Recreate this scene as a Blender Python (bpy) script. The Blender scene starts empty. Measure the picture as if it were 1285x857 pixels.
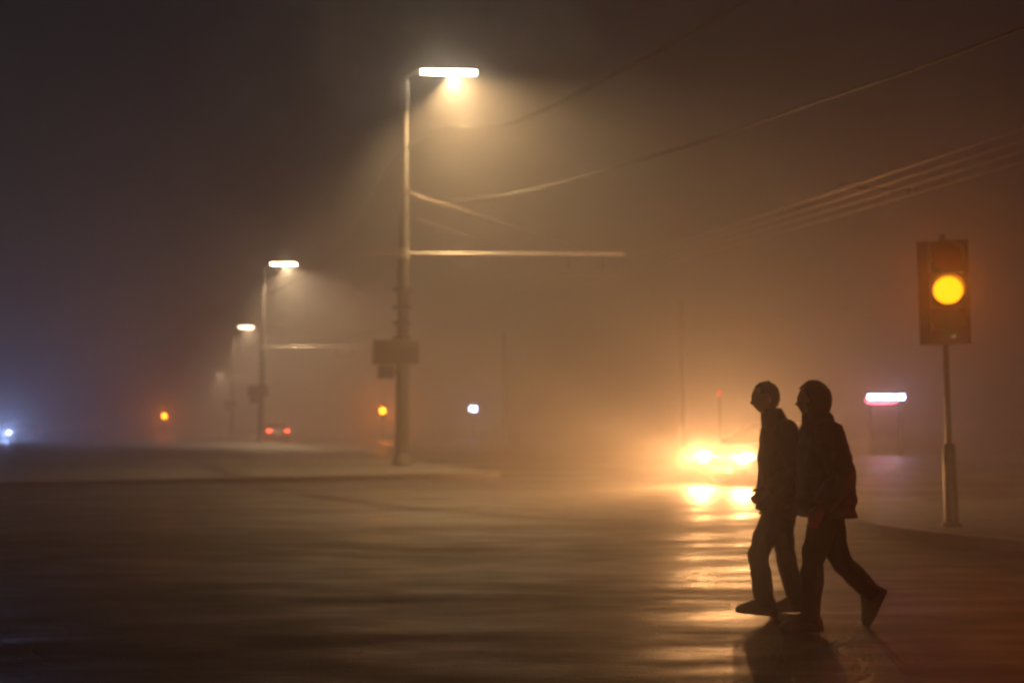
import bpy, bmesh, math, random
from mathutils import Vector, Matrix, noise
R = math.radians
random.seed(7)
sc = bpy.context.scene
col = sc.collection

# ------------------------------------------------------------------ camera
EYE = 1.45
PITCH = R(4.64)
cam_d = bpy.data.cameras.new('camera'); cam = bpy.data.objects.new('camera', cam_d)
col.objects.link(cam); sc.camera = cam
cam.location = (0, 0, EYE); cam.rotation_euler = (R(90)+PITCH, 0, 0)
cam_d.lens = 35; cam_d.sensor_width = 36; cam_d.clip_end = 2000; cam_d.clip_start = .05
cam_d.dof.use_dof = True; cam_d.dof.focus_distance = 4.6; cam_d.dof.aperture_fstop = 1.3
cam_d.dof.aperture_blades = 0

def at(px, py, Y):
    u = (px-642.5)/1250.; v = (428.5-py)/1250.
    d = Vector((u, math.cos(PITCH)-v*math.sin(PITCH), math.sin(PITCH)+v*math.cos(PITCH)))
    return Vector((0, 0, EYE)) + d*(Y/d.y)

# ------------------------------------------------------------------ materials
def mat(name, rgb, rough=.5, metal=0., bump=0., scale=30., var=.0, emit=None, estr=0., coat=0., trans=0.):
    m = bpy.data.materials.new(name); m.use_nodes = True
    nt = m.node_tree; b = nt.nodes['Principled BSDF']
    b.inputs['Roughness'].default_value = rough; b.inputs['Metallic'].default_value = metal
    b.inputs['Base Color'].default_value = (*rgb, 1)
    b.inputs['Coat Weight'].default_value = coat
    b.inputs['Transmission Weight'].default_value = trans
    tc = nt.nodes.new('ShaderNodeTexCoord')
    n = nt.nodes.new('ShaderNodeTexNoise'); n.inputs['Scale'].default_value = scale; n.inputs['Detail'].default_value = 5
    nt.links.new(tc.outputs['Object'], n.inputs['Vector'])
    if var > 0:
        r = nt.nodes.new('ShaderNodeValToRGB')
        r.color_ramp.elements[0].position = .3; r.color_ramp.elements[1].position = .7
        r.color_ramp.elements[0].color = (*[c*(1-var) for c in rgb], 1)
        r.color_ramp.elements[1].color = (*[min(1, c*(1+var)) for c in rgb], 1)
        nt.links.new(n.outputs['Fac'], r.inputs['Fac']); nt.links.new(r.outputs['Color'], b.inputs['Base Color'])
    if bump > 0:
        bp = nt.nodes.new('ShaderNodeBump'); bp.inputs['Strength'].default_value = bump; bp.inputs['Distance'].default_value = .01
        nt.links.new(n.outputs['Fac'], bp.inputs['Height']); nt.links.new(bp.outputs['Normal'], b.inputs['Normal'])
    if emit:
        b.inputs['Emission Color'].default_value = (*emit, 1); b.inputs['Emission Strength'].default_value = estr
        m.cycles.emission_sampling = 'NONE'
    return m

WARM = (1., .64, .28)
M = dict(
    steel=mat('galvanised_steel', (.10, .097, .094), .42, .6, .15, 12, .3),
    brightsteel=mat('worn_bare_steel', (.45, .42, .38), .4, .5, .1, 12, .2),
    darksteel=mat('dark_steel', (.05, .05, .05), .5, .5, .1, 20, .3),
    concrete=mat('pole_concrete', (.085, .08, .075), .75, 0, .5, 25, .25),
    plate=mat('grey_plate', (.10, .09, .085), .55, .3, .1, 15, .2),
    wire=mat('copper_wire', (.16, .12, .09), .45, .9),
    cable=mat('rubber_cable', (.02, .02, .02), .6),
    porcelain=mat('porcelain', (.25, .12, .07), .25),
    housing=mat('lamp_housing', (.22, .22, .22), .5, .3, .05, 10, .2),
    lamp=mat('lamp_lens', (.8, .8, .8), .3, emit=(1., .80, .52), estr=120),
    blackplastic=mat('black_plastic', (.02, .02, .02), .45, 0, .1, 40, .2),
    amber=mat('amber_lens_lit', (.5, .2, .01), .3, emit=(1., .38, .004), estr=2.2),
    amberfar=mat('amber_far_lens_lit', (.5, .2, .01), .3, emit=(1., .22, .003), estr=36),
    reddark=mat('red_lens_unlit', (.12, .005, .004), .2),
    greendark=mat('green_lens_unlit', (.003, .07, .04), .2),
    head=mat('headlight_lit', (.8, .8, .8), .2, emit=(1., .68, .36), estr=60),
    coldhead=mat('cold_headlight_lit', (.8, .8, .8), .2, emit=(.62, .72, 1.), estr=30),
    tail=mat('tail_light_lit', (.5, .01, .01), .3, emit=(1., .07, .025), estr=32),
    tailoff=mat('tail_light_unlit', (.2, .005, .005), .25),
    carpaint=mat('car_paint', (.035, .036, .042), .28, .5, 0, 5, .1, coat=.8),
    carpaint2=mat('car_paint_pale', (.20, .20, .21), .3, .4, 0, 5, .1, coat=.8),
    glass=mat('dark_car_glass', (.01, .01, .012), .06, 0),
    tyre=mat('tyre_rubber', (.015, .015, .015), .8, 0, .3, 60),
    rim=mat('alloy_rim', (.35, .35, .36), .3, .9),
    chrome=mat('chrome', (.5, .5, .5), .12, 1.),
    numplate=mat('number_plate', (.6, .6, .58), .4),
    bluewhite=mat('blue_white_light', (.6, .7, .9), .3, emit=(.50, .66, 1.), estr=34),
    pink=mat('pink_neon', (.7, .2, .3), .3, emit=(1., .10, .16), estr=26),
    faintred=mat('small_red_lens', (.5, .02, .02), .3, emit=(1., .08, .03), estr=.9),
    skin=mat('skin', (.42, .26, .19), .5, 0, .1, 60, .1),
    hair=mat('dark_hair', (.015, .011, .009), .6, 0, .6, 90, .3),
    coat1=mat('brown_black_cloth', (.030, .022, .018), .85, 0, .5, 50, .35),
    coat2=mat('olive_padded_cloth', (.050, .038, .026), .6, 0, .5, 40, .3),
    jeans=mat('navy_denim', (.014, .017, .055), .85, 0, .5, 70, .3),
    trousers=mat('dark_grey_cloth', (.028, .023, .020), .85, 0, .4, 60, .3),
    shoe=mat('dark_leather', (.02, .018, .016), .45, 0, .2, 50, .2),
    shoepale=mat('pale_shoe', (.16, .14, .15), .6, 0, .2, 50, .2),
    knit=mat('dark_knit', (.03, .024, .03), .95, 0, .8, 120, .3),
    eye=mat('eye', (.3, .28, .26), .15),
)

# wet asphalt
def wet_asphalt():
    m = bpy.data.materials.new('wet_asphalt'); m.use_nodes = True
    nt = m.node_tree; N = nt.nodes; L = nt.links; b = N['Principled BSDF']
    tc = N.new('ShaderNodeTexCoord')
    def noi(scale, detail, sx=1, sy=1, rough=.55):
        mp = N.new('ShaderNodeMapping'); mp.inputs['Scale'].default_value = (sx, sy, 1)
        n = N.new('ShaderNodeTexNoise'); n.inputs['Scale'].default_value = scale; n.inputs['Detail'].default_value = detail
        n.inputs['Roughness'].default_value = rough
        L.new(tc.outputs['Object'], mp.inputs['Vector']); L.new(mp.outputs['Vector'], n.inputs['Vector']); return n
    def ramp(src, p0, c0, p1, c1):
        r = N.new('ShaderNodeValToRGB'); e = r.color_ramp.elements
        e[0].position = p0; e[0].color = (*c0, 1); e[1].position = p1; e[1].color = (*c1, 1)
        L.new(src.outputs['Fac'], r.inputs['Fac']); return r
    big = noi(.35, 4, .35, 1.6)          # tyre-worn wet bands running across the junction
    mid = noi(1.7, 5, .5, 1.6)
    fine = noi(38, 6)
    grit = noi(160, 3)
    colr = ramp(mid, .35, (.016, .014, .013), .7, (.036, .033, .030))
    L.new(colr.outputs['Color'], b.inputs['Base Color'])
    wet = N.new('ShaderNodeMath'); wet.operation = 'MULTIPLY'
    L.new(big.outputs['Fac'], wet.inputs[0]); L.new(mid.outputs['Fac'], wet.inputs[1])
    rr = N.new('ShaderNodeMapRange'); rr.inputs['From Min'].default_value = .16; rr.inputs['From Max'].default_value = .36
    rr.inputs['To Min'].default_value = .34; rr.inputs['To Max'].default_value = .72
    L.new(wet.outputs[0], rr.inputs['Value']); L.new(rr.outputs[0], b.inputs['Roughness'])
    b.inputs['IOR'].default_value = 1.38; b.inputs['Specular IOR Level'].default_value = .27
    cur = None
    # cracks and sealed seams
    vo = N.new('ShaderNodeTexVoronoi'); vo.feature = 'DISTANCE_TO_EDGE'; vo.inputs['Scale'].default_value = .27
    dn = N.new('ShaderNodeTexNoise'); dn.inputs['Scale'].default_value = 1.1; dn.inputs['Detail'].default_value = 7
    L.new(tc.outputs['Object'], dn.inputs['Vector'])
    mx = N.new('ShaderNodeVectorMath'); mx.operation = 'MULTIPLY_ADD'; mx.inputs[1].default_value = (1.6, 1.6, 0)
    L.new(dn.outputs['Color'], mx.inputs[0]); L.new(tc.outputs['Object'], mx.inputs[2]); L.new(mx.outputs[0], vo.inputs['Vector'])
    cr = N.new('ShaderNodeMapRange'); cr.inputs['From Max'].default_value = .012
    L.new(vo.outputs['Distance'], cr.inputs['Value'])
    class S: outputs = {'Fac': cr.outputs[0]}
    rut = noi(6.5, 6, .45, 1.5)
    for src, st, dist in ((mid, .36, .018), (rut, .6, .014), (S, .6, .007), (fine, .8, .010), (grit, .8, .004)):
        bp = N.new('ShaderNodeBump'); bp.inputs['Strength'].default_value = st; bp.inputs['Distance'].default_value = dist
        L.new(src.outputs['Fac'], bp.inputs['Height'])
        if cur: L.new(cur.outputs['Normal'], bp.inputs['Normal'])
        cur = bp
    L.new(cur.outputs['Normal'], b.inputs['Normal'])
    return m
M['asphalt'] = wet_asphalt()

def paving():
    m = bpy.data.materials.new('wet_paving'); m.use_nodes = True
    nt = m.node_tree; N = nt.nodes; L = nt.links; b = N['Principled BSDF']
    tc = N.new('ShaderNodeTexCoord')
    br = N.new('ShaderNodeTexBrick'); br.inputs['Scale'].default_value = 2.2
    br.inputs['Color1'].default_value = (.05, .047, .043, 1); br.inputs['Color2'].default_value = (.07, .066, .06, 1)
    br.inputs['Mortar'].default_value = (.04, .04, .04, 1); br.inputs['Mortar Size'].default_value = .015
    L.new(tc.outputs['Object'], br.inputs['Vector']); L.new(br.outputs['Color'], b.inputs['Base Color'])
    n = N.new('ShaderNodeTexNoise'); n.inputs['Scale'].default_value = 3; n.inputs['Detail'].default_value = 6
    L.new(tc.outputs['Object'], n.inputs['Vector'])
    rr = N.new('ShaderNodeMapRange'); rr.inputs['To Min'].default_value = .4; rr.inputs['To Max'].default_value = .8
    L.new(n.outputs['Fac'], rr.inputs['Value']); L.new(rr.outputs[0], b.inputs['Roughness'])
    bp = N.new('ShaderNodeBump'); bp.inputs['Strength'].default_value = .4; bp.inputs['Distance'].default_value = .01
    L.new(br.outputs['Fac'], bp.inputs['Height']); bp.invert = True
    L.new(bp.outputs['Normal'], b.inputs['Normal'])
    return m
M['paving'] = paving()
M['kerb'] = mat('kerb_stone', (.075, .07, .066), .45, 0, .4, 14, .25)

# ------------------------------------------------------------------ mesh helpers
def link(name, bm, m, parent=None, smooth=True, loc=None):
    me = bpy.data.meshes.new(name)
    bmesh.ops.recalc_face_normals(bm, faces=bm.faces)
    bm.to_mesh(me); bm.free()
    for p in me.polygons: p.use_smooth = smooth
    if smooth:
        try: me.set_sharp_from_angle(angle=R(38))
        except Exception: pass
    if m: me.materials.append(m)
    o = bpy.data.objects.new(name, me); col.objects.link(o)
    if parent: o.parent = parent
    if loc is not None: o.location = loc
    return o
def tag(o, label=None, cat=None, group=None, kind=None):
    if label: o['label'] = label
    if cat: o['category'] = cat
    if group: o['group'] = group
    if kind: o['kind'] = kind
    return o
def empty(name, loc, rz=0):
    o = bpy.data.objects.new(name, None); col.objects.link(o); o.location = loc; o.rotation_euler = (0, 0, rz)
    o.empty_display_size = .2
    return o
def box(bm, c, s, bev=0., rot=None):
    r = bmesh.ops.create_cube(bm, size=1)
    vs = r['verts']
    bmesh.ops.scale(bm, vec=s, verts=vs)
    if bev:
        es = list({e for v in vs for e in v.link_edges})
        g = bmesh.ops.bevel(bm, geom=es, offset=bev, segments=2, affect='EDGES', profile=.6)
        vs = list({v for f in g['faces'] for v in f.verts} | {v for v in vs if v.is_valid})
    if rot is not None: bmesh.ops.rotate(bm, cent=(0, 0, 0), matrix=rot, verts=vs)
    bmesh.ops.translate(bm, vec=c, verts=vs)
def tube(bm, pts, rad, seg=12, flat=1., caps=True, up=None):
    """swept tube through pts with a radius for each point"""
    pts = [Vector(p) for p in pts]; n = len(pts)
    if not hasattr(rad, '__len__'): rad = [rad]*n
    rings = []; prev = None
    for i, p in enumerate(pts):
        t = (pts[min(i+1, n-1)]-pts[max(i-1, 0)]).normalized()
        if prev is None:
            ref = Vector(up) if up else (Vector((0, 1, 0)) if abs(t.y) < .9 else Vector((0, 0, 1)))
            a = (ref - t*ref.dot(t)).normalized()
        else:
            a = (prev - t*prev.dot(t)).normalized()
        prev = a; b = t.cross(a)
        rings.append([bm.verts.new(p + a*math.cos(2*math.pi*k/seg)*rad[i]*flat + b*math.sin(2*math.pi*k/seg)*rad[i]) for k in range(seg)])
    for r0, r1 in zip(rings, rings[1:]):
        for k in range(seg): bm.faces.new((r0[k], r0[(k+1) % seg], r1[(k+1) % seg], r1[k]))
    if caps: bm.faces.new(rings[0][::-1]); bm.faces.new(rings[-1])
def smoothpts(P, k=6):
    P = [Vector(p) for p in P]; out = []
    for i in range(len(P)-1):
        a, b, c, d = P[max(i-1, 0)], P[i], P[i+1], P[min(i+2, len(P)-1)]
        for j in range(k):
            t = j/k
            out.append(.5*((2*b)+(-a+c)*t+(2*a-5*b+4*c-d)*t*t+(-a+3*b-3*c+d)*t**3))
    out.append(P[-1]); return out
def lathe(bm, prof, seg=24, mtx=None):
    """prof = (radius, z) list about z"""
    rings = []
    for r, z in prof:
        ring = []
        for k in range(seg):
            a = 2*math.pi*k/seg; v = Vector((r*math.cos(a), r*math.sin(a), z))
            ring.append(bm.verts.new(mtx @ v if mtx else v))
        rings.append(ring)
    for r0, r1 in zip(rings, rings[1:]):
        for k in range(seg): bm.faces.new((r0[k], r0[(k+1) % seg], r1[(k+1) % seg], r1[k]))
    bm.faces.new(rings[0][::-1]); bm.faces.new(rings[-1])
def sphere(bm, c, s, u=20, v=14):
    r = bmesh.ops.create_uvsphere(bm, u_segments=u, v_segments=v, radius=1)
    bmesh.ops.scale(bm, vec=s, verts=r['verts']); bmesh.ops.translate(bm, vec=c, verts=r['verts'])
    return r['verts']
def skin_bm(points, edges, radii, sub=1, root=0):
    me = bpy.data.meshes.new('tmp'); me.from_pydata([tuple(p) for p in points], edges, [])
    o = bpy.data.objects.new('tmp', me); col.objects.link(o)
    md = o.modifiers.new('s', 'SKIN'); md.use_smooth_shade = True; md.branch_smoothing = .3
    for i, r in enumerate(radii):
        rr = r if hasattr(r, '__len__') else (r, r)
        me.skin_vertices[0].data[i].radius = rr
        me.skin_vertices[0].data[i].use_root = (i == root)
    s = o.modifiers.new('u', 'SUBSURF'); s.levels = sub; s.render_levels = sub
    dg = bpy.context.evaluated_depsgraph_get(); dg.update()
    ev = o.evaluated_get(dg).to_mesh()
    bm = bmesh.new(); bm.from_mesh(ev)
    o.evaluated_get(dg).to_mesh_clear()
    bpy.data.objects.remove(o); bpy.data.meshes.remove(me)
    return bm
def merge(dst, src):
    me = bpy.data.meshes.new('t'); src.to_mesh(me); src.free(); dst.from_mesh(me); bpy.data.meshes.remove(me)
def children(o): return [c for c in bpy.data.objects if c.parent == o]
def copy_tree(o, parent=None):
    c = o.copy(); col.objects.link(c)
    if parent: c.parent = parent
    for ch in children(o): copy_tree(ch, c)
    return c
def light(name, kind, loc, energy, rgb, parent=None, size=.05, aim=None, angle=None, blend=.3):
    d = bpy.data.lights.new(name, kind); d.energy = energy; d.color = rgb
    if kind in ('POINT', 'SPOT'): d.shadow_soft_size = size
    if kind == 'SPOT': d.spot_size = R(angle or 60); d.spot_blend = blend
    o = bpy.data.objects.new(name, d); col.objects.link(o); o.location = loc
    if aim is not None: o.rotation_euler = Vector(aim).to_track_quat('-Z', 'Y').to_euler()
    if parent: o.parent = parent
    return o

# ------------------------------------------------------------------ ground, road, pavements
def sheet(name, poly, z, m, kind='structure', thick=0):
    bm = bmesh.new(); vs = [bm.verts.new((x, y, z)) for x, y in poly]; f = bm.faces.new(vs)
    if thick:
        r = bmesh.ops.extrude_face_region(bm, geom=[f])
        bmesh.ops.translate(bm, vec=(0, 0, -thick), verts=[v for v in r['geom'] if isinstance(v, bmesh.types.BMVert)])
    return tag(link(name, bm, m, smooth=False), kind=kind)
bm = bmesh.new(); bmesh.ops.create_grid(bm, x_segments=60, y_segments=60, size=390)
bmesh.ops.translate(bm, vec=(0, 0, 0), verts=bm.verts)
for v in bm.verts:
    v.co.z = 0
g = tag(link('road', bm, M['asphalt'], smooth=False), kind='structure')

SD = Vector((-.375, 1, 0)).normalized()      # direction in which the street runs away
SN = Vector((SD.y, -SD.x, 0))                # to the right of it, over the carriageway
def strip(a, b, w0, w1):                     # strip along the street from distance a to b, offsets w0..w1 from pole line
    O = Vector((-3.5, 31.8, 0)); P = []
    for s, w in ((a, w0), (a, w1), (b, w1), (b, w0)):
        p = O + SD*s + SN*w; P.append((p.x, p.y))
    return P
def slab_with_kerb(poly, kerb_poly):
    sheet('pavement', poly, .12, M['paving'], thick=.14)
    sheet('kerb', kerb_poly, .135, M['kerb'], thick=.16)
slab_with_kerb(strip(-6, 300, -16.0, .9), strip(-6.0, 300, .903, 1.08))
sheet('kerb', strip(-6.18, -6.003, -16.0, 1.08), .135, M['kerb'], thick=.16)
# pavement corner at the right, round the traffic light
def arc_poly(cx, cy, r, a0, a1, n=14): return [(cx+r*math.cos(R(a0+(a1-a0)*i/n)), cy+r*math.sin(R(a0+(a1-a0)*i/n))) for i in range(n+1)]
inner = arc_poly(8.4, 13.9, 3.6, 180, 250) ; outer = arc_poly(8.4, 13.9, 3.78, 180, 250)
corner = [(4.8, 17.2)] + inner + [(26, 6.0), (26, 17.2)]
sheet('pavement', corner, .12, M['paving'], thick=.14)
sheet('kerb', [(4.62, 17.2)] + outer + [(26, 5.8)] + [(26, 5.997)] + [(x-.003, y-.003) for x, y in inner[::-1]] + [(4.797, 17.2)], .135, M['kerb'], thick=.16)

# ------------------------------------------------------------------ street lamps
ARM_Z = 12.52
LAMP_E = 12000
def make_lamp(loc, bracket=True, label='', energy=LAMP_E, plates=True):
    t = empty('street_lamp', loc); tag(t, label, 'street lamp', 'street lamps along the avenue')
    z0 = .12
    bm = bmesh.new()
    tube(bm, [(0, 0, z0-.05), (0, 0, 3), (0, 0, 6.4), (0, 0, 9), (0, 0, ARM_Z-.25)], [.215, .20, .175, .12, .10], 20)
    lathe(bm, [(.0, z0-.03), (.31, z0-.03), (.31, z0+.05), (.25, z0+.3), (.215, z0+.36), (0, z0+.36)], 20)
    link('pole', bm, M['concrete'], t)
    d = Vector((1, .04, 0)).normalized()
    bm = bmesh.new()
    tube(bm, smoothpts([(0, 0, ARM_Z-.7), (0, 0, ARM_Z-.15), d*.35+Vector((0, 0, ARM_Z+.1)), d*.6+Vector((0, 0, ARM_Z+.17))]), .045, 12)
    tube(bm, [(0, 0, ARM_Z-1.0), (0, 0, ARM_Z-.2)], .13, 16)
    link('arm', bm, M['steel'], t)
    # long flat luminaire: shell above, recessed glowing lens below
    rz = math.atan2(d.y, d.x)
    L0, L1 = .35, 2.32; zc = ARM_Z+.17
    bm = bmesh.new()
    st = [(L0, .05, .04), (L0+.12, .12, .09), (L0+.5, .17, .12), (L0+1.0, .17, .115), (L1-.1, .13, .08), (L1, .07, .04)]
    rings = []
    for x, w, h in st:
        rings.append([bm.verts.new((x, math.cos(a)*w, zc-.02+max(-.0, math.sin(a))*h)) for a in [math.pi*k/10 for k in range(11)]])
    for a, b in zip(rings, rings[1:]):
        for k in range(10): bm.faces.new((a[k], a[k+1], b[k+1], b[k]))
    bm.faces.new(rings[0]); bm.faces.new(rings[-1][::-1])
    # lower skirt
    for a, b in zip(rings, rings[1:]):
        pass
    bmesh.ops.rotate(bm, cent=(0, 0, 0), matrix=Matrix.Rotation(rz, 3, 'Z'), verts=bm.verts)
    hd = link('luminaire', bm, M['housing'], t)
    bm = bmesh.new(); box(bm, ((L0+L1)/2+.06, 0, zc-.055), (L1-L0-.22, .24, .055), .018)
    bmesh.ops.rotate(bm, cent=(0, 0, 0), matrix=Matrix.Rotation(rz, 3, 'Z'), verts=bm.verts)
    link('lens', bm, M['lamp'], hd)
    lp = d*((L0+L1)/2+.15)+Vector((0, 0, zc-.10))
    l = light('lamp_light', 'SPOT', lp, energy, WARM, t, .07, (.32, .06, -1), 141, .5)
    if bracket:
        zb = 6.75
        bm = bmesh.new()
        tube(bm, [d*-1.3+Vector((0, 0, zb)), d*7.0+Vector((0, 0, zb+.03))], .042, 10)
        tube(bm, [(0, 0, zb-.16), (0, 0, zb+.16)], .19, 18)
        br = link('bracket_arm', bm, M['brightsteel'], t)
        for za, ln in ((8.75, 6.3), (8.05, 3.6)):
            bm = bmesh.new(); tube(bm, [(0, 0, za), d*ln+Vector((0, 0, zb+.05))], .012, 6)
            tube(bm, [(0, 0, za-.05), (0, 0, za+.05)], .155, 16)
            link('stay_rod', bm, M['wire'], t)
        bm = bmesh.new()
        for px in (5.2, 6.3):
            tube(bm, [d*px+Vector((0, 0, zb)), d*px+Vector((0, 0, zb-.62))], .014, 8)
        tube(bm, [d*4.9+Vector((0, 0, zb-.62)), d*6.55+Vector((0, 0, zb-.62))], .018, 8)
        for px in (5.2, 6.3):
            lathe(bm, [(.0, 0), (.05, .01), (.03, .05), (.055, .08), (.03, .12), (.05, .15), (0, .17)], 12, Matrix.Translation(d*px+Vector((0, 0, zb-.42))))
        link('wire_hanger', bm, M['porcelain'], t)
    if plates:
        for zz in (5.6, 5.05, 4.55, 4.08):
            bm = bmesh.new(); lathe(bm, [(.17, zz-.05), (.255, zz-.05), (.255, zz+.05), (.17, zz+.05)], 20)
            box(bm, (-.27, 0, zz), (.12, .1, .08), .01)
            link('clamp_band', bm, M['darksteel'], t)
        bm = bmesh.new(); box(bm, (-.18, -.27, 3.63), (1.42, .10, .76), .02)
        box(bm, (-.18, -.255, 3.63), (1.30, .14, .05), .01)
        link('plate', bm, M['plate'], t)
        bm = bmesh.new(); box(bm, (-.48, -.22, 3.01), (.50, .26, .42), .03)
        box(bm, (-.26, -.05, 3.01), (.2, .1, .1), .01)
        link('control_box', bm, M['plate'], t)
    return t
p1 = Vector((-3.42, 31.1, 0))
l1 = make_lamp(p1, label='nearest street lamp, glowing head highest in the fog, pole with dark rectangular plate')
lamps = [(-17.6, 70, 'second nearest street lamp, left of and beyond the pole with the large dark plate', True),
         (-32.8, 117, 'third street lamp receding into the fog, above the red tail lights', True),
         (-69.0, 230, 'farthest and faintest street lamp, its pale light lowest in the fog', False)]
for x, y, lab, full in lamps:
    c = copy_tree(l1); c.location = (x, y, 0); c['label'] = lab
    for ch in children(c):                      # the farther lamps burn a little brighter and whiter
        if ch.type == 'LIGHT':
            ch.data = ch.data.copy(); ch.data.energy = LAMP_E*(1.5 if x > -60 else 4); ch.data.color = (1, .70, .38)

# far utility poles on the other side
for px, Y, h, lab in ((857, 59, 8.6, 'thin pale pole half lost in fog above the headlights'), (632, 84, 9.0, 'faint distant pole in fog above the left end of the headlight glow')):
    p = at(px, 560, Y)
    bm = bmesh.new(); tube(bm, [(0, 0, -.05), (0, 0, h*.5), (0, 0, h)], [.17, .14, .10], 16)
    lathe(bm, [(0, 0), (.26, 0), (.26, .2), (.18, .32), (0, .32)], 16)
    o = link('utility_pole', bm, M['concrete'], loc=(p.x, Y, 0))
    tag(o, lab, 'pole', 'poles fading in fog across the avenue')
    bm = bmesh.new(); lathe(bm, [(0, h-.02), (.13, h-.02), (.13, h+.05), (.03, h+.14), (0, h+.14)], 16)
    link('cap', bm, M['steel'], o)

# ------------------------------------------------------------------ overhead wires
def wire(name, pts, r, m, label, group, cat='wire', twist=0):
    bm = bmesh.new(); P = smoothpts(pts, 10)
    if twist:
        for ph in (0, math.pi):
            Q = []
            for i, p in enumerate(P):
                a = i*.55+ph; Q.append(p+Vector((math.cos(a)*twist, 0, math.sin(a)*twist)))
            tube(bm, Q, r, 6)
    else: tube(bm, P, r, 6)
    return tag(link(name, bm, m), label, cat, group)
W = 'overhead wires above the junction'
wire('power_cable', [at(330, 372, 66), at(413, 325, 50), p1+Vector((0, 0, 10.1)), at(640, 155, 26), at(750, 104, 20), at(850, 50, 16.5), at(935, 0, 13.9), at(1020, -70, 11.5)], .016, M['cable'],
     'twisted dark cable crossing the lamp glow, higher of the two rising cables', W, twist=.035)
wire('power_cable', [p1+Vector((0, 0, 8.3)), at(640, 243, 26), at(760, 213, 21), at(900, 172, 16.5), at(1020, 130, 13.6), at(1140, 90, 11.5), at(1285, 35, 9.9)], .014, M['cable'],
     'single thin dark cable below the twisted one, rising to the far right edge', W)
dB = Vector((1, .04, 0)).normalized()
p2 = Vector((-17.6, 70, 0)); fwd = (p1-p2).normalized()
ct = [('pair of contact wires glinting right of the bracket arm, outer one nearest the traffic light', 6.45, 5.9),
      ('contact wire glinting beside its neighbour, second from the traffic light', 5.95, 5.92),
      ('contact wire glinting over the crossing, third from the traffic light', 5.45, 5.93),
      ('contact wire glinting over the crossing, leftmost of the four parallel ones', 4.95, 5.94)]
ct[0] = ('contact wire glinting over the crossing, rightmost of the four parallel ones', 6.45, 5.9)
for lab, off, z in ct:
    a = p1 + dB*off; b = p2 + dB*off
    near = a + Vector((.375, -1, 0))*28
    wire('contact_wire', [Vector((b.x, b.y, z)), Vector(((a.x+b.x)/2, (a.y+b.y)/2, z-.18)), Vector((a.x, a.y, z)), Vector((a.x+.375*12, a.y-12, z-.08)), Vector((near.x, near.y, z-.02))], .0065, M['wire'], lab, W)
# line fitting that catches the light
q = p1+dB*5.7+Vector((.375, -1, 0))*12.6
t = empty('wire_spacer', (q.x, q.y, 5.86)); tag(t, 'bright bent spacer bar holding the contact wires apart, end nearest the traffic light', 'wire fitting')
bm = bmesh.new(); tube(bm, smoothpts([(-.8, -.2, .06), (-.2, -.05, .03), (.5, .05, .03), (.78, .1, .09), (.6, .14, -.02)]), .02, 8); link('bar', bm, M['chrome'], t)
for x in (-.75, -.25, .25, .7):
    bm = bmesh.new(); box(bm, (x, x*.12, .04), (.05, .16, .05), .008); link('clamp', bm, M['chrome'], t)

# ------------------------------------------------------------------ traffic lights
def traffic_light(loc, label, mounth, lens_m, scale=1., rz=0, sleeve=True, energy=0, board=True, ped=False):
    t = empty('traffic_light', loc, rz); tag(t, label, 'traffic light', 'amber traffic lights')
    top = mounth+.62*scale
    bm = bmesh.new(); tube(bm, [(0, 0, -.03), (0, 0, mounth-.5*scale), (0, 0, top)], .036, 16); link('pole', bm, M['steel'], t)
    if sleeve:
        bm = bmesh.new(); lathe(bm, [(0, 0), (.13, 0), (.13, .03), (.082, .05), (.078, 1.02), (.06, 1.06), (.0, 1.06)], 20)
        box(bm, (0, -.08, .7), (.09, .03, .22), .008)
        link('pole_sleeve', bm, M['darksteel'], t)
    s = scale; y0 = -.17
    bm = bmesh.new()
    for i in (-1, 0, 1): box(bm, (.03*s, y0, mounth+i*.352*s), (.33*s, .2, .345*s), .03*s)
    h = link('signal_head', bm, M['blackplastic'], t)
    if board:
        bm = bmesh.new(); box(bm, (.0, y0+.115, mounth), (.50*s, .012, 1.10*s), .004); link('backing_board', bm, M['blackplastic'], t)
    for i, mm in ((1, M['reddark']), (0, lens_m), (-1, M['greendark'])):
        z = mounth+i*.352*s; c = Matrix.Translation((.03*s, y0-.10, z)) @ Matrix.Rotation(R(90), 4, 'X')
        bm = bmesh.new(); lathe(bm, [(.0, -.01), (.142*s, -.01), (.142*s, .012), (.11*s, .030), (.06*s, .041), (.0, .045)], 28, c)
        link('lens', bm, mm, h)
        bm = bmesh.new()     # visor: open half tube above the lens
        n = 16; ring = []
        for r_ in (.150*s, .157*s):
            for dpt, cut in ((0., 25), (.15*s, 0)):
                ring.append([bm.verts.new((.03*s+r_*math.cos(R(-cut+(180+2*cut)*k/n)), y0-.10-dpt, z+r_*math.sin(R(-cut+(180+2*cut)*k/n)))) for k in range(n+1)])
        for a, b in ((0, 1), (2, 3), (1, 3), (0, 2)):
            for k in range(n): bm.faces.new((ring[a][k], ring[a][k+1], ring[b][k+1], ring[b][k]))
        link('visor', bm, M['blackplastic'], h)
    if energy: light('amber_light', 'SPOT', (.03*s, y0-.2, mounth), energy, (1, .20, .01), t, .1*s, (0, -1, .12), 150, .6)
    return t
q = at(1195, 672, 13.0)
nz = at(1200, 365, 12.8).z-.12
tl = traffic_light((q.x, 13.0, .12), 'big dark traffic light showing glowing amber at the right edge, on a thin pole', nz, M['amber'], 1.25, rz=R(-20), energy=90)
q = at(480, 517, 80); traffic_light((q.x, 80, .12), 'far traffic light glowing orange just left of the pole with the dark plate', 2.25, M['amberfar'], 1.5, energy=800, board=False)
q = at(207, 520, 96); traffic_light((q.x, 96, .0), 'far traffic light glowing orange in the dark fog at the left', 2.05, M['amberfar'], 1.6, energy=900, board=False)

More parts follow.
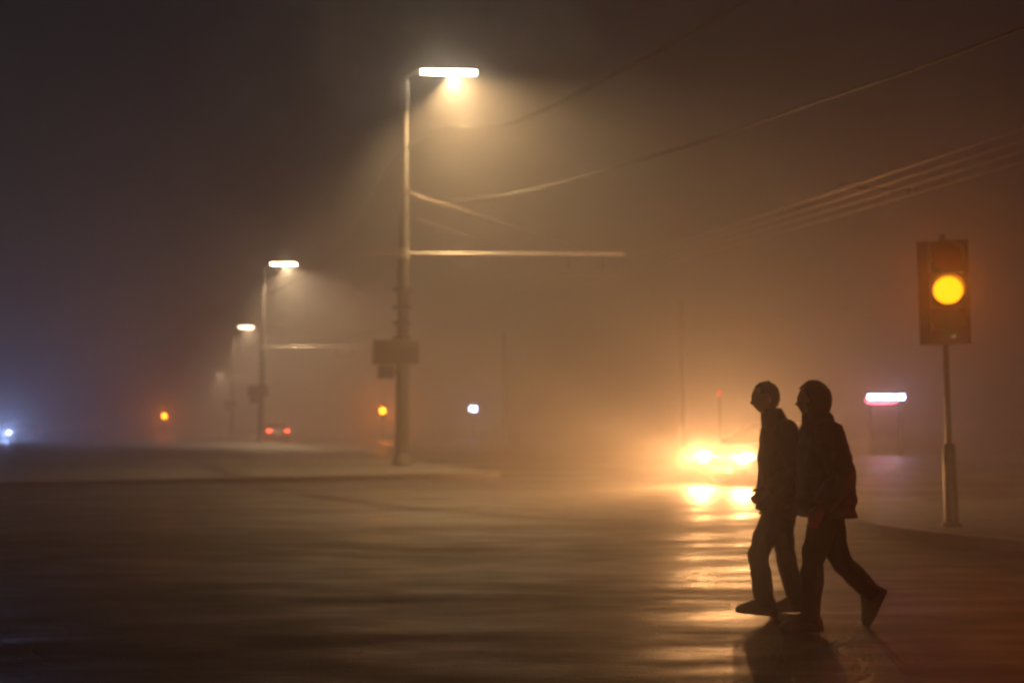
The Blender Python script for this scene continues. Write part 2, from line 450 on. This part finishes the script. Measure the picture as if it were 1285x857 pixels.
# ------------------------------------------------------------------ cars
def make_car(name, loc, rz, label, paint, headm, tailm, group='cars on the avenue'):
    t = empty(name, loc, rz); tag(t, label, 'car', group)
    # stations along x: (x, half width, z underside, z shoulder, crown)
    S = [(2.20, .62, .34, .56, .60), (2.12, .74, .24, .64, .70), (1.9, .82, .20, .70, .78), (1.35, .875, .19, .80, .90), (.85, .89, .19, .86, .97),
         (.2, .895, .19, .90, .96), (-.6, .895, .19, .92, .97), (-1.4, .89, .2, .94, 1.0), (-1.9, .85, .22, .93, .99), (-2.12, .78, .28, .88, .93), (-2.2, .68, .38, .80, .84)]
    bm = bmesh.new(); rings = []
    for x, w, z0, z1, z2 in S:
        half = [(0, z0), (w*.86, z0), (w*.97, z0+.06), (w, (z0+z1)/2), (w*.97, z1-.04), (w*.9, z1), (w*.5, z2), (0, z2+.005)]
        full = half + [(-a, b) for a, b in half[-2:0:-1]]
        rings.append([bm.verts.new((x, y, z)) for y, z in full])
    n = len(rings[0])
    for a, b in zip(rings, rings[1:]):
        for k in range(n): bm.faces.new((a[k], a[(k+1) % n], b[(k+1) % n], b[k]))
    bm.faces.new(rings[0]); bm.faces.new(rings[-1][::-1])
    body = link('body', bm, paint, t)
    # greenhouse
    G = [(1.0, .78, .93, .95), (.35, .70, .93, 1.36), (.05, .66, .93, 1.44), (-.7, .65, .93, 1.46), (-1.2, .66, .95, 1.38), (-1.85, .72, .96, 1.0)]
    bm = bmesh.new(); rings = []
    for x, w, z0, z1 in G:
        rings.append([bm.verts.new(v) for v in ((x, .80, z0), (x, w*.5+.40, (z0+z1)/2), (x, w*.92, z1-.03), (x, w*.5, z1), (x, -w*.5, z1), (x, -w*.92, z1-.03), (x, -w*.5-.40, (z0+z1)/2), (x, -.80, z0))])
    for a, b in zip(rings, rings[1:]):
        for k in range(7): bm.faces.new((a[k], a[k+1], b[k+1], b[k]))
    bm.faces.new(rings[0]); bm.faces.new(rings[-1][::-1])
    link('window', bm, M['glass'], t)
    bm = bmesh.new()
    rr = [[(x, y*w, z1+.012-abs(y)**3*.03) for y in (-.95, -.5, 0, .5, .95)] for x, w, z0, z1 in G[1:5]]
    vv = [[bm.verts.new(p) for p in r] for r in rr]
    for a, b in zip(vv, vv[1:]):
        for k in range(4): bm.faces.new((a[k], a[k+1], b[k+1], b[k]))
    link('roof', bm, paint, t)
    for s in (-1, 1):
        for P in ([(1.0, .78*s, .93), (.35, .66*s, 1.34)], [(-1.85, .72*s, .98), (-1.2, .63*s, 1.37)], [(-.35, .80*s, .93), (-.38, .64*s, 1.44)]):
            bm = bmesh.new(); tube(bm, P, .028, 8); link('pillar', bm, paint, t)
    for sx in (1.38, -1.38):
        for s in (-1, 1):
            mt = Matrix.Translation((sx, s*.80, .32)) @ Matrix.Rotation(R(90), 4, 'X')
            bm = bmesh.new(); lathe(bm, [(.2, -.10), (.29, -.11), (.32, -.08), (.325, 0), (.32, .08), (.29, .11), (.2, .10)], 28, mt)
            wl = empty('wheel', (0, 0, 0)); wl.parent = t
            link('tyre', bm, M['tyre'], wl)
            bm = bmesh.new(); lathe(bm, [(.0, -.085), (.07, -.085), (.09, -.06), (.19, -.06), (.205, -.095), (.205, .095), (.19, .06), (.09, .06), (.07, .085), (0, .085)], 28, mt)
            link('rim', bm, M['rim'], wl)
    for s in (-1, 1):
        bm = bmesh.new(); sphere(bm, (2.03, s*.60, .655), (.13, .15, .085)); link('headlight', bm, headm, t)
        bm = bmesh.new(); box(bm, (-2.13, s*.62, .80), (.12, .30, .13), .03); link('taillight', bm, tailm, t)
        bm = bmesh.new(); box(bm, (.72, s*.97, 1.0), (.12, .2, .13), .03); box(bm, (.74, s*.86, .95), (.05, .1, .04), .01); link('wing_mirror', bm, paint, t)
        bm = bmesh.new(); box(bm, (-.15, s*.893, .80), (.16, .02, .025), .006); link('handle', bm, M['chrome'], t)
    bm = bmesh.new(); box(bm, (2.19, 0, .52), (.05, .8, .14), .02); 
    for i in range(4): box(bm, (2.22, 0, .47+i*.033), (.02, .76, .01))
    link('grille', bm, M['chrome'], t)
    bm = bmesh.new(); box(bm, (2.235, 0, .36), (.015, .52, .11), .004); link('number_plate', bm, M['numplate'], t)
    bm = bmesh.new(); box(bm, (-2.225, 0, .62), (.015, .52, .11), .004); link('number_plate', bm, M['numplate'], t)
    return t

fl = at(885, 572, 22.9); fr = at(936, 571, 23.8)
dirf = Vector((fr.y-fl.y, -(fr.x-fl.x), 0)).normalized(); 
ang = R(222); dirf = Vector((math.cos(ang), math.sin(ang), 0))
mid = Vector(((fl.x+fr.x)/2, 23.3, 0))
car = make_car('car', mid-dirf*2.03, ang, 'car turning across the wet road with two glaring warm headlights', M['carpaint'], M['head'], M['tailoff'])
HE = 520
for s in (-1, 1):
    light('headlight_beam', 'SPOT', (2.25, s*.60, .66), HE*8, (1, .46, .14), car, .07, (1, 0, -.08), 56, .7)
    light('headlight_glow', 'POINT', (2.21, s*.60, .67), HE*2.0, (1, .46, .16), car, .06)
far = at(338, 542, 74)
c2 = make_car('car', (far.x-.2, 76.5, 0), R(110), 'small distant car with its red tail lights lit, beside the second lamp pole', M['carpaint2'], M['head'], M['tail'])
for s in (-1, 1): light('tail_glow', 'SPOT', (-2.3, s*.62, .8), 60, (1, .06, .02), c2, .08, (-1, 0, 0), 170, .4)
cold = at(-8, 540, 76)
c3 = make_car('car', (cold.x+.5, 78.5, 0), R(266), 'distant car with cold white headlights at the left edge of the fog', M['carpaint2'], M['coldhead'], M['tailoff'])
for s in (-1, 1): light('cold_glow', 'SPOT', (2.3, s*.6, .66), 1200, (.34, .48, 1), c3, .08, (1, 0, .05), 170, .4)
# unseen car added past the right edge to cast red light on the ground
c4 = make_car('car', (5.9, 8.2, 0), R(80), 'unseen car added past the right edge to cast a red glow on the wet ground', M['carpaint'], M['head'], M['tail'])
for s in (-1, 1): light('added_red_glow', 'SPOT', (-2.3, s*.62, .8), 50, (1, .02, .003), c4, .08, (-1, .9, -.4), 140, .7)

# ------------------------------------------------------------------ small lit signs
q = at(1110, 500, 46)
t = empty('lit_sign', (q.x, 46, 0)); tag(t, 'blue-white and pink lit sign strip glowing to the right of the two walkers', 'lit sign')
bm = bmesh.new()
for x in (-.7, .7): tube(bm, [(x, 0, -.02), (x, 0, q.z+.3)], .05, 12)
link('post', bm, M['darksteel'], t)
bm = bmesh.new(); box(bm, (0, 0, q.z), (1.9, .12, .62), .03); link('sign_case', bm, M['darksteel'], t)
for i in range(5):
    bm = bmesh.new(); box(bm, (-.62+i*.34, -.09, q.z+.07), (.30, .04, .16 if i % 2 else .20), .015); link('light_panel', bm, M['bluewhite'], t)
bm = bmesh.new(); tube(bm, smoothpts([(-.86, -.09, q.z-.02), (-.75, -.09, q.z-.17), (-.3, -.09, q.z-.20), (.3, -.09, q.z-.17), (.55, -.09, q.z-.12)]), .022, 8); link('neon_tube', bm, M['pink'], t)
light('sign_glow', 'SPOT', (.1, -.3, q.z), 60, (.5, .62, 1), t, .15, (0, -1, .2), 150, .5)
light('pink_glow', 'SPOT', (-.3, -.3, q.z-.1), 130, (1, .12, .16), t, .15, (0, -1, .2), 150, .5)

q = at(594, 513, 95)
t = empty('lit_sign', (q.x, 95, 0)); tag(t, 'tiny bluish light far off between the dark-plated pole and the headlights', 'lit sign')
bm = bmesh.new(); tube(bm, [(0, 0, -.02), (0, 0, q.z-.3)], .06, 12); link('post', bm, M['darksteel'], t)
bm = bmesh.new(); box(bm, (0, 0, q.z), (.8, .16, .7), .05); link('sign_case', bm, M['darksteel'], t)
bm = bmesh.new(); box(bm, (0, -.1, q.z), (.66, .05, .40), .02); link('light_panel', bm, M['bluewhite'], t)
light('sign_glow', 'SPOT', (0, -.3, q.z), 60, (.4, .5, 1), t, .15, (0, -1, 0), 175, .5)

q = at(903, 494, 52)
t = empty('warning_lamp', (q.x, 52, 0)); tag(t, 'faint small red lamp on a post left of the front walker\'s face', 'warning lamp')
bm = bmesh.new(); tube(bm, [(0, 0, -.02), (0, 0, q.z-.12)], .035, 12); link('post', bm, M['darksteel'], t)
bm = bmesh.new(); lathe(bm, [(0, q.z-.13), (.12, q.z-.13), (.12, q.z+.1), (.05, q.z+.17), (0, q.z+.17)], 16); link('lamp_case', bm, M['faintred'], t)

# ------------------------------------------------------------------ people
def foot_bm(ank, toe, w=.045):
    """shoe from heel to toe"""
    ank = Vector(ank); toe = Vector(toe); d = (toe-ank); d.normalize()
    bm = bmesh.new()
    side = Vector((0, 1, 0)); upv = side.cross(d); 
    if upv.z < 0: upv = -upv
    heel = ank - d*.085
    prof = [(0, .030, .05, .045), (.03, .042, .06, .075), (.09, .042, .06, .085), (.15, .045, .055, .060), (.22, .050, .045, .040), (.27, .042, .036, .030), (.30, .020, .020, .018)]
    rings = []
    base = heel - upv*.055
    for x, hw, hu, hh in prof:
        c = base + d*x
        rings.append([bm.verts.new(c + side*hw*sx + upv*(hh*2*sz)) for sx, sz in ((-1, 0), (-1.08, .25), (-.85, .7), (-.35, 1), (.35, 1), (.85, .7), (1.08, .25), (1, 0))])
    for a, b in zip(rings, rings[1:]):
        for k in range(8): bm.faces.new((a[k], a[(k+1) % 8], b[(k+1) % 8], b[k]))
    bm.faces.new(rings[0]); bm.faces.new(rings[-1][::-1])
    bmesh.ops.subdivide_edges(bm, edges=bm.edges[:], cuts=1, use_grid_fill=True, smooth=.4)
    return bm
def head_bm(c, tilt=0.):
    """head facing -x, c = centre"""
    bm = bmesh.new(); vs = sphere(bm, (0, 0, 0), (1, 1, 1), 32, 24)
    for v in vs:
        x, y, z = v.co
        X, Y, Z = x*.098, y*.076, z*.118
        if z < 0: X *= 1-.10*(-z); Y *= 1-.22*(-z)**1.5
        if x > 0 and z < -.2: X *= 1-.35*min(1, (-z-.2)*1.2)          # nape
        f = max(0, -x)
        X -= .026*math.exp(-((z+.12)/.16)**2-(y/.16)**2)*f              # nose
        X += .007*math.exp(-((z-.06)/.10)**2)*f                       # eye hollows
        X -= .006*math.exp(-((z-.22)/.10)**2)*f                       # brow
        X -= .008*math.exp(-((z+.48)/.10)**2-(y/.3)**2)*f              # lips
        X -= .012*math.exp(-((z+.82)/.16)**2-(y/.35)**2)*f              # chin
        v.co = (X, Y, Z)
    for s in (-1, 1):
        sphere(bm, (.008, s*.077, -.005), (.02, .012, .032), 10, 8)
        sphere(bm, (-.082, s*.030, .008), (.012, .013, .010), 10, 8)
    bmesh.ops.rotate(bm, cent=(0, 0, 0), matrix=Matrix.Rotation(tilt, 3, 'Y'), verts=bm.verts)
    bmesh.ops.translate(bm, vec=c, verts=bm.verts)
    return bm
def hand_bm(w, d, sy):
    """relaxed hand from wrist w pointing along d: palm, four fingers, thumb"""
    w = Vector(w); d = Vector(d).normalized(); f = Vector((-1, 0, 0)); f = (f-d*f.dot(d)).normalized()   # f: thumb side
    n = d.cross(f)*sy
    out = bmesh.new()
    tube(out, [w-d*.04, w, w+d*.03, w+d*.07, w+d*.092], [.026, .027, .037, .041, .034], 12, flat=.5, up=n)
    for i, (o_, ln) in enumerate(((.028, .072), (.010, .08), (-.009, .074), (-.027, .058))):
        b = w+d*.082+f*o_
        tube(out, smoothpts([b-d*.02, b, b+d*ln*.42+n*.014, b+d*ln*.68+n*.038, b+d*ln*.66+n*.060], 3), [.0095]*10+[.0085]*2+[.007], 8)
    b = w+d*.02+f*.026
    tube(out, smoothpts([b-d*.01, b+d*.022+f*.02, b+d*.05+f*.032+n*.006, b+d*.074+f*.032+n*.014], 3), [.013, .013, .0125, .012, .012, .0115, .011, .011, .010, .008], 8)
    return out
def loft(rings_def, seg=44, quilt=0., wob=.011, seed=0):
    """garment: list of (z, cx, hx, hy)"""
    bm = bmesh.new(); D = []
    for a, b in zip(rings_def, rings_def[1:]):
        for j in range(5):
            t = j/5; t2 = t*t*(3-2*t); D.append([a[k]+(b[k]-a[k])*(t if k == 0 else t2*.5+t*.5) for k in range(4)])
    D.append(list(rings_def[-1])); rings = []
    for z, cx, hx, hy in D:
        ring = []
        for k in range(seg):
            a = 2*math.pi*k/seg; ca, sa = math.cos(a), math.sin(a)
            e = .85; X = math.copysign(abs(ca)**e, ca); Y = math.copysign(abs(sa)**e, sa)
            nz = noise.noise(Vector((ca*2.2+seed, sa*2.2, z*9)))*wob*2 + noise.noise(Vector((ca*1.2+seed, sa*1.2, z*3)))*wob*2
            q = quilt*abs(math.sin(z*math.pi/.095))
            ring.append(bm.verts.new((cx+X*(hx+nz+q), Y*(hy+nz+q), z)))
        rings.append(ring)
    for a, b in zip(rings, rings[1:]):
        for k in range(seg): bm.faces.new((a[k], a[(k+1) % seg], b[(k+1) % seg], b[k]))
    bm.faces.new(rings[0][::-1]); bm.faces.new(rings[-1])
    return bm
def garment_tube(pts, rad, seed=0, wob=.006, quilt=0):
    bm = bmesh.new(); P = smoothpts(pts, 7); n = len(rad); Rr = []
    for i in range(len(P)):
        f = i/7.; k = min(int(f), n-2); Rr.append(rad[k]+(rad[k+1]-rad[k])*(f-k)+quilt*abs(math.sin(i*.9)))
    tube(bm, P, Rr, 20)
    for v in bm.verts:
        q = noise.noise_vector(v.co*11+Vector((seed, 0, 0)))*wob; v.co += q
    return bm

def person(loc, label, J, jacket, collar, coatm, legm, shoem, hatf, arms, quilt=0., seed=0):
    t = empty('person', loc); tag(t, label, 'person', 'two people walking side by side')
    hip = Vector(J['hip']); ch = Vector(J['chest']); nb = Vector(J['neck']); hd = Vector(J['head'])
    P = [hip, (hip+ch)/2, ch, nb, hd-Vector((0, 0, .05))]; E = [(0, 1), (1, 2), (2, 3), (3, 4)]; Rd = [(.13, .15), (.11, .14), (.12, .16), (.055, .055), (.05, .05)]
    for s, leg in ((-1, J['legN']), (1, J['legF'])):
        b = len(P); h0 = hip+Vector((0, s*.09, -.06))
        k, a = Vector(leg[0]), Vector(leg[1]); P += [h0, k, (k*.6+a*.4), a]; Rd += [.085, .058, .056, .038]
        E += [(0, b), (b, b+1), (b+1, b+2), (b+2, b+3)]
    for s, arm in ((-1, arms[0]), (1, arms[1])):
        b = len(P); sh = ch+Vector((0, s*.17, .06)); P += [sh, Vector(arm[0]), Vector(arm[1])]; Rd += [.055, .04, .028]
        E += [(2, b), (b, b+1), (b+1, b+2)]
    bm = skin_bm(P, E, Rd, 1)
    merge(bm, head_bm(hd, J.get('tilt', 0)))
    for s, arm in ((-1, arms[0]), (1, arms[1])):
        merge(bm, hand_bm(arm[1], (Vector(arm[1])-Vector(arm[0])), s))
    link('body', bm, M['skin'], t)
    jk = loft(jacket, quilt=quilt, seed=seed)
    for s, arm in ((-1, arms[0]), (1, arms[1])):
        sh = ch+Vector((0, s*.165, .05)); el = Vector(arm[0]); wr = Vector(arm[1]); wr = wr-(wr-el).normalized()*.015
        merge(jk, garment_tube([sh+Vector((0, -s*.05, .02)), sh, (sh+el)/2, el, (el+wr)/2, wr], [.075, .088, .078, .068, .062, .052] if not quilt else [.09, .105, .098, .086, .078, .062], seed+s, .014, quilt*.5))
    link('jacket', jk, coatm, t)
    link('collar', loft(collar, quilt=0, wob=.004, seed=seed+3), coatm, t)
    tr = bmesh.new()
    for s, leg in ((-1, J['legN']), (1, J['legF'])):
        h0 = hip+Vector((0, s*.085, .0)); k, a = Vector(leg[0]), Vector(leg[1])
        merge(tr, garment_tube([h0, h0+(k-h0)*.5, k, k+(a-k)*.45, a+(k-a)*.02], [.112, .098, .076, .075, .064], seed+s*2, .016))
    link('trousers', tr, legm, t)
    for leg in (J['legN'], J['legF']):
        link('shoe', foot_bm(leg[1], leg[2]), shoem, t)
    hatf(t, hd)
    return t
def hair_short(t, hd):
    bm = bmesh.new(); sphere(bm, (0, 0, 0), (1, 1, 1), 28, 20)
    for v in list(bm.verts):
        x, y, z = v.co; n = 1+.10*noise.noise(v.co*5)+.05*noise.noise(v.co*16)
        v.co = Vector((x*.106*n+.012, y*.086*n, z*.116*n+.018))
    geom = [v for v in bm.verts if (v.co.x < -.06 and v.co.z < .075) or (v.co.x < -.005 and v.co.z < .035) or v.co.z < -.065-.35*v.co.x]
    bmesh.ops.delete(bm, geom=geom, context='VERTS')
    bmesh.ops.translate(bm, vec=hd, verts=bm.verts); link('hair', bm, M['hair'], t)
def hood(t, hd):
    bm = bmesh.new(); sphere(bm, (0, 0, 0), (1, 1, 1), 32, 24)
    for v in list(bm.verts):
        x, y, z = v.co; n = 1+.05*noise.noise(v.co*2.5)
        lo = max(0, -z)
        v.co = Vector((x*(.122-.012*lo)*n+.022, y*(.108+.012*lo)*n, z*(.135 if z > 0 else .19)*n+.018))
    bmesh.ops.delete(bm, geom=[v for v in bm.verts if v.co.x < -.062 and -.12 < v.co.z < .085 and abs(v.co.y) < .085], context='VERTS')
    bmesh.ops.translate(bm, vec=hd, verts=bm.verts)
    link('hood', bm, M['coat2'], t)
    bm = bmesh.new(); sphere(bm, hd+Vector((.012, 0, .022)), (.098, .082, .105)); link('hair', bm, M['hair'], t)

qa = at(995, 767, 7.7)
person((qa.x, 7.7, 0), 'bareheaded walker in a dark jacket and navy jeans, leading, nearer the headlights',
       dict(hip=(-.05, 0, .92), chest=(-.06, 0, 1.33), neck=(-.115, 0, 1.46), head=(-.180, 0, 1.632), tilt=R(-9),
            legN=((-.265, -.08, .48), (-.235, -.09, .068), (-.42, -.10, .088)),
            legF=((-.03, .09, .48), (.055, .09, .062), (-.11, .09, .058))),
       [(.78, -.075, .165, .21), (.86, -.078, .17, .215), (1.0, -.08, .150, .20), (1.15, -.08, .145, .20), (1.3, -.065, .150, .215), (1.39, -.07, .125, .19), (1.45, -.09, .085, .11), (1.48, -.10, .065, .08)],
       [(1.38, -.07, .125, .16), (1.44, -.095, .105, .12), (1.49, -.112, .090, .098), (1.53, -.122, .082, .088), (1.555, -.128, .074, .08), (1.56, -.128, .06, .065)], M['coat1'], M['jeans'], M['shoe'], hair_short,
       [((-.03, -.25, 1.10), (-.245, -.25, .945)), ((-.02, .25, 1.09), (-.10, .24, .85))], 0., 3)
qb = at(1035, 783, 7.15)
person((qb.x, 7.15, 0), 'hooded walker in a padded hip-length coat, following with one leg trailing',
       dict(hip=(.03, 0, .92), chest=(.01, 0, 1.31), neck=(-.01, 0, 1.44), head=(-.055, 0, 1.60), tilt=R(-3),
            legN=((-.095, -.09, .49), (-.13, -.09, .062), (-.30, -.10, .058)),
            legF=((.15, .09, .48), (.385, .09, .21), (.30, .09, .05))),
       [(.79, .03, .185, .23), (.88, .03, .19, .24), (1.0, .028, .182, .235), (1.15, .02, .165, .235), (1.29, .01, .150, .235), (1.38, .0, .125, .20), (1.44, -.005, .095, .13), (1.47, -.01, .075, .09)],
       [(1.38, .0, .125, .17), (1.44, -.005, .105, .125), (1.49, -.012, .098, .105), (1.515, -.015, .088, .09), (1.52, -.015, .07, .075)], M['coat2'], M['trousers'], M['shoepale'], hood,
       [((.06, -.29, 1.08), (-.09, -.28, .86)), ((.05, .29, 1.08), (-.08, .28, .86))], .012, 9)

# ------------------------------------------------------------------ fog
bm = bmesh.new(); bmesh.ops.create_cube(bm, size=1)
bmesh.ops.scale(bm, vec=(800, 800, 14.6), verts=bm.verts); bmesh.ops.translate(bm, vec=(0, 0, 13.6-7.3), verts=bm.verts)
fog = tag(link('haze', bm, None, smooth=False), kind='stuff')
m = bpy.data.materials.new('haze'); m.use_nodes = True; nt = m.node_tree
nt.nodes.remove(nt.nodes['Principled BSDF'])
pv = nt.nodes.new('ShaderNodeVolumePrincipled')
pv.inputs['Color'].default_value = (.82, .79, .80, 1); pv.inputs['Density'].default_value = .014
pv.inputs['Anisotropy'].default_value = .74
nt.links.new(pv.outputs['Volume'], nt.nodes['Material Output'].inputs['Volume'])
fog.data.materials.append(m)

# ------------------------------------------------------------------ night sky + faint bluish sun lamp added to tint the fog evenly
w = bpy.data.worlds.new('World'); sc.world = w; w.use_nodes = True
nt = w.node_tree; bg = nt.nodes['Background']
sky = nt.nodes.new('ShaderNodeTexSky'); sky.sky_type = 'NISHITA'; sky.sun_disc = False
sky.sun_elevation = R(-3.3); sky.sun_rotation = R(-80)
nt.links.new(sky.outputs['Color'], bg.inputs['Color']); bg.inputs["Strength"].default_value = .14
sd = bpy.data.lights.new('faint_fill', 'SUN'); sd.energy = .004; sd.angle = R(2); sd.color = (.7, .78, 1)
so = bpy.data.objects.new('faint_fill', sd); col.objects.link(so); so.rotation_euler = (R(50), 0, R(80))

# ------------------------------------------------------------------ render settings
sc.view_settings.view_transform = 'Standard'; sc.view_settings.look = 'None'
sc.view_settings.exposure = 0; sc.view_settings.gamma = 1; sc.view_settings.use_curve_mapping = False
cy = sc.cycles
cy.use_denoising = True; cy.denoiser = 'OPENIMAGEDENOISE'
cy.max_bounces = 8; cy.volume_bounces = 1; cy.diffuse_bounces = 2; cy.glossy_bounces = 3; cy.transmission_bounces = 2
cy.sample_clamp_indirect = 4; cy.sample_clamp_direct = 0
cy.use_adaptive_sampling = False
